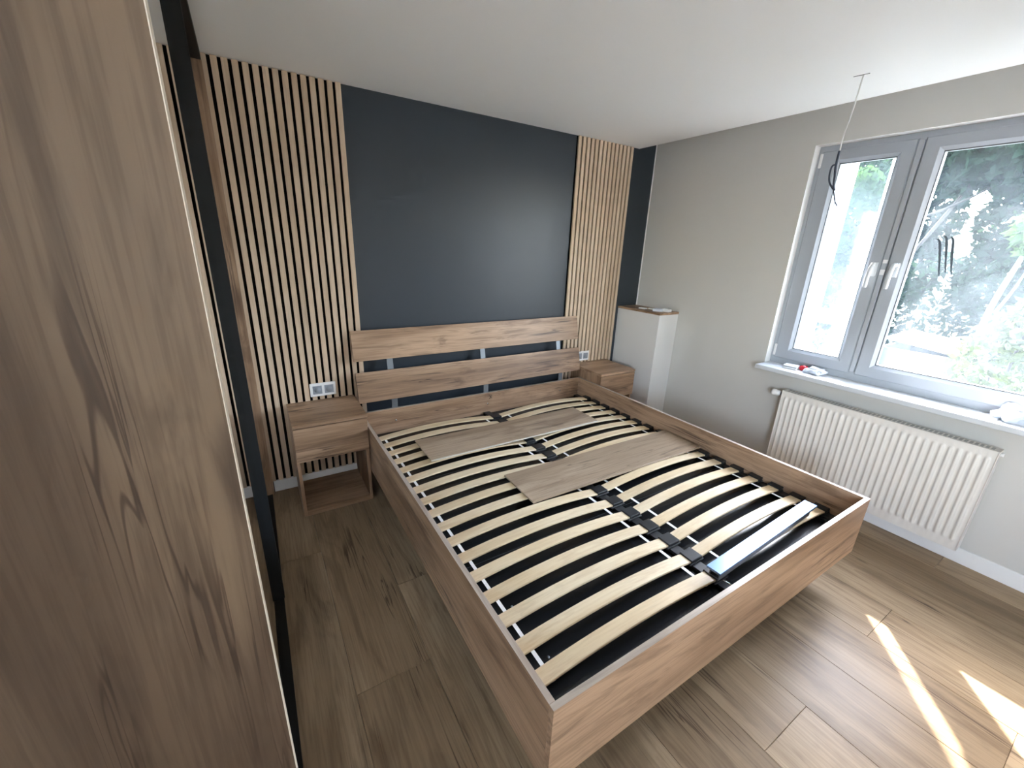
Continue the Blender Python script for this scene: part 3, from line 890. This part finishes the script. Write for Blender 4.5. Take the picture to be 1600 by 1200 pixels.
def leaves(name, blobs, n, size, mat, parent, seed):
    rnd = random.Random(seed)
    verts, faces = [], []
    tot = sum(b[3] * b[4] * b[5] for b in blobs)
    for (cx, cy_, cz, rx, ry, rz) in blobs:
        k = max(20, int(n * rx * ry * rz / tot))
        for _ in range(k):
            while True:
                p = Vector((rnd.uniform(-1, 1), rnd.uniform(-1, 1), rnd.uniform(-1, 1)))
                if 0.12 < p.length < 1: break
            p = p.normalized() * (p.length ** 0.5)
            q = Vector((cx + p.x * rx, cy_ + p.y * ry, cz + p.z * rz))
            a = Vector((rnd.gauss(0, 1), rnd.gauss(0, 1), rnd.gauss(0, 1))).normalized()
            b = a.cross(Vector((rnd.gauss(0, 1), rnd.gauss(0, 1), rnd.gauss(0, 1)))).normalized()
            s_ = size * rnd.uniform(0.6, 1.3)
            i0 = len(verts)
            verts += [q - a * s_, q + b * s_ * 0.45, q + a * s_, q - b * s_ * 0.45]
            faces.append((i0, i0 + 1, i0 + 2, i0 + 3))
    me = bpy.data.meshes.new(name)
    c0 = Vector(blobs[0][:3])
    me.from_pydata([v - c0 for v in verts], [], faces)
    me.materials.append(M[mat])
    o = bpy.data.objects.new(name, me)
    link(o, parent, c0)
    o['kind'] = 'stuff'
    return o

def tree(name, base_, h, blobs, n, size, mat, label, seed, lean=(0, 0), bark='bark', tr=0.16, group='garden trees beyond the window'):
    r = empty(name, base_, label, 'tree', group)
    b = Vector(base_)
    rnd = random.Random(seed)
    top = b + Vector((lean[0], lean[1], h))
    pts = [b + (top - b) * t + Vector((rnd.uniform(-.08, .08), rnd.uniform(-.08, .08), 0)) * (1 if 0 < t < 1 else 0) for t in (0, .2, .4, .6, .8, 1)]
    tube('trunk', smooth_pts(pts, 3), [tr * (1 - 0.6 * i / 15) for i in range(16)], bark, r, seg=10)
    for bl in blobs:
        c = Vector(bl[:3])
        st = b + (top - b) * rnd.uniform(0.5, 0.9)
        tube('branch', smooth_pts([st, (st + c) / 2 + Vector((0, 0, -0.2)), c], 3), [tr * 0.35, tr * 0.3, tr * 0.25, tr * 0.2, tr * 0.15, tr * 0.12, tr * 0.06], bark, r, seg=6)
    leaves('crown', blobs, n, size, mat, r, seed)
    return r
tree('broadleaf_tree', (18.4, 5.7, GZ), 6.6, [(18.4, 3.9, 4.9, 1.9, 1.9, 1.5), (18.2, 2.7, 4.6, 1.7, 1.7, 1.3), (18.4, 5.2, 4.9, 1.6, 1.3, 1.2), (18.4, 3.5, 6.2, 1.8, 1.8, 1.4)], 6500, 0.19, 'leafdark',
     'dark spreading broadleaf tree seen through the upper wide pane', 11)
tree('broadleaf_tree', (25, 0.2, GZ), 7.5, [(25, 1.4, 5.6, 2.6, 2.7, 2.4), (24.6, 4.0, 6.3, 2.4, 2.3, 2.0), (25, -1.0, 4.4, 2.6, 2.3, 2.4)], 6000, 0.25, 'leaf',
     'sunlit green tree behind the dark one, filling the top of the wide pane', 12)
tree('broadleaf_tree', (24, 9.2, GZ), 6.0, [(24, 9.2, 3.0, 2.4, 1.1, 2.4), (24, 9.0, 0.4, 1.6, 1.0, 2.0)], 4000, 0.2, 'leaf',
     'slender leafy tree standing behind the white posts in the narrow pane', 13)
tree('broadleaf_tree', (33, 12.6, GZ), 9.0, [(33, 12.6, 6.1, 1.4, 1.0, 1.4), (33, 11.8, 4.5, 1.2, 0.8, 1.0)], 1800, 0.22, 'leafdark',
     'distant tree crown showing at the top of the narrow pane', 14)
tree('leaning_tree', (11.5, 2.06, GZ + 0.0), 4.5, [(11.3, 1.53, 2.1, 0.6, 0.45, 0.45)], 500, 0.12, 'leaf',
     'pale bare trunk leaning across the lower half of the wide pane', 15, lean=(-0.3, -0.35), bark='palebark', tr=0.085)
for k, (tx, ty, th) in enumerate(((37, -0.4, 12), (37, 5.4, 12), (37, 11.2, 13), (37, 17.0, 11))):
    rr = random.Random(70 + k)
    tree('broadleaf_tree', (tx, ty, GZ), th * 0.8, [(tx + rr.uniform(-1, 1), ty, GZ + th * f_, 2.4, 2.7, th * 0.22) for f_ in (0.3, 0.55, 0.8)], 3600, 0.34, 'leafdark',
         'tall dark tree in the row closing the far end of the garden', 40 + k, group='row of tall trees closing the garden')
def bush(base_, blobs, n, size, mat, label, seed):
    r = empty('garden_bush', base_, label, 'bush', 'bushes in the garden below the window')
    b = Vector(base_)
    for k in range(4):
        rnd = random.Random(seed * 10 + k)
        c = Vector(blobs[k % len(blobs)][:3]) + Vector((rnd.uniform(-.2, .2), rnd.uniform(-.2, .2), 0))
        tube('stem', [b + Vector((rnd.uniform(-.1, .1), rnd.uniform(-.1, .1), 0)), (b + c) / 2, c], [0.04, 0.03, 0.015], 'bark', r, seg=6)
    leaves('foliage', blobs, n, size, mat, r, seed)
    return r
bush((9.0, 1.15, GZ), [(9.0, 1.15, 0.0, 0.8, 0.55, 1.0), (9.2, 1.0, 0.75, 0.6, 0.4, 0.5), (9, 1.5, -0.9, 0.7, 0.7, 0.8)], 3000, 0.07, 'leafpale', 'tall pale-leaved bush beside the leaning trunk', 21)
bush((7.6, 1.55, GZ), [(7.6, 1.85, -0.25, 0.5, 0.32, 0.35), (7.6, 1.35, -0.2, 0.5, 0.3, 0.35), (7.6, 1.6, -1.2, 0.6, 0.6, 1.0)], 2600, 0.055, 'leafpale', 'pale flowering bush in front of the white shed roof', 22)
bush((6.1, 0.55, GZ), [(6.1, 0.6, 0.05, 0.45, 0.34, 0.28), (6.1, 0.5, -1.0, 0.5, 0.5, 0.9)], 2200, 0.055, 'leaf', 'green bush at the lower corner of the wide pane', 23)
bush((9.2, 3.55, GZ), [(9.2, 3.65, -0.2, 0.5, 0.35, 0.5), (9.2, 3.3, -0.5, 0.5, 0.3, 0.4), (9.2, 3.5, -1.5, 0.6, 0.6, 0.9)], 2600, 0.06, 'leafpale', 'pale bush under the white posts in the narrow pane', 24)
# wooded bank rising behind the garden
bm = bmesh.new()
rows_ = []
for i in range(13):
    yy = -40 + 80 * i / 12
    rows_.append([bm.verts.new((xx, yy, zz)) for xx, zz in ((44, GZ), (50, 1.5 + 0.8 * math.sin(i * 1.7)), (58, 5.0 + 1.2 * math.sin(i * 1.1)), (66, 6.0), (68, GZ))])
for a_, b_ in zip(rows_, rows_[1:]):
    for k in range(4):
        bm.faces.new((a_[k], a_[k + 1], b_[k + 1], b_[k]))
tag(finish('hill', bm, 'hill', None, smooth=True), kind='structure')
# hedge bank closing the view behind the shed
hb_ = empty('clipped_hedge', (29.5, 3, GZ), 'long dark hedge behind the garden shed', 'hedge')
leaves('foliage', [(29.5, y_, GZ + 2.2, 1.2, 2.6, 2.7) for y_ in range(-8, 16, 3)], 7000, 0.2, 'leafdark', hb_, 31)
for y_ in range(-8, 16, 6):
    tube('stem', [(29.5, y_, GZ), (29.5, y_, GZ + 2)], 0.08, 'bark', hb_, seg=6)
# shed with a pale sheet roof
sh = empty('garden_shed', (14.5, 3.0, GZ), 'garden shed with a pale low-pitched roof seen through the wide pane', 'shed')
boxes('wall', [((13.3, 2.3, GZ), (15.6, 2.36, -0.5)), ((13.3, 3.74, GZ), (15.6, 3.8, -0.5)), ((13.3, 2.36, GZ), (13.36, 3.74, -0.5)), ((15.54, 2.36, GZ), (15.6, 3.74, -0.5))], 'shedwall', sh)
bm = bmesh.new()
rv = [bm.verts.new(c) for c in ((13.0, 2.08, -0.44), (14.4, 4.0, -0.44), (16.05, 3.96, -0.36), (14.6, 2.13, -0.36), (13.0, 2.08, -0.38), (14.4, 4.0, -0.38), (16.05, 3.96, -0.30), (14.6, 2.13, -0.30))]
for q in ((0, 1, 2, 3), (7, 6, 5, 4), (0, 4, 5, 1), (1, 5, 6, 2), (2, 6, 7, 3), (3, 7, 4, 0)):
    bm.faces.new([rv[i] for i in q])
finish('roof', bm, 'roofwhite', sh)
# white garden pergola seen through the narrow pane
pg = empty('white_pergola', (6.6, 2.4, GZ), 'white post-and-beam pergola outside the narrow pane', 'pergola')
for (py, w_) in ((2.72, 0.11), (2.20, 0.13)):
    box('post', (6.5, py - w_ / 2, GZ), (6.7, py + w_ / 2, 3.2), 'render', pg)
box('beam', (6.52, 1.9, 0.72), (6.68, 3.1, 0.90), 'render', pg)
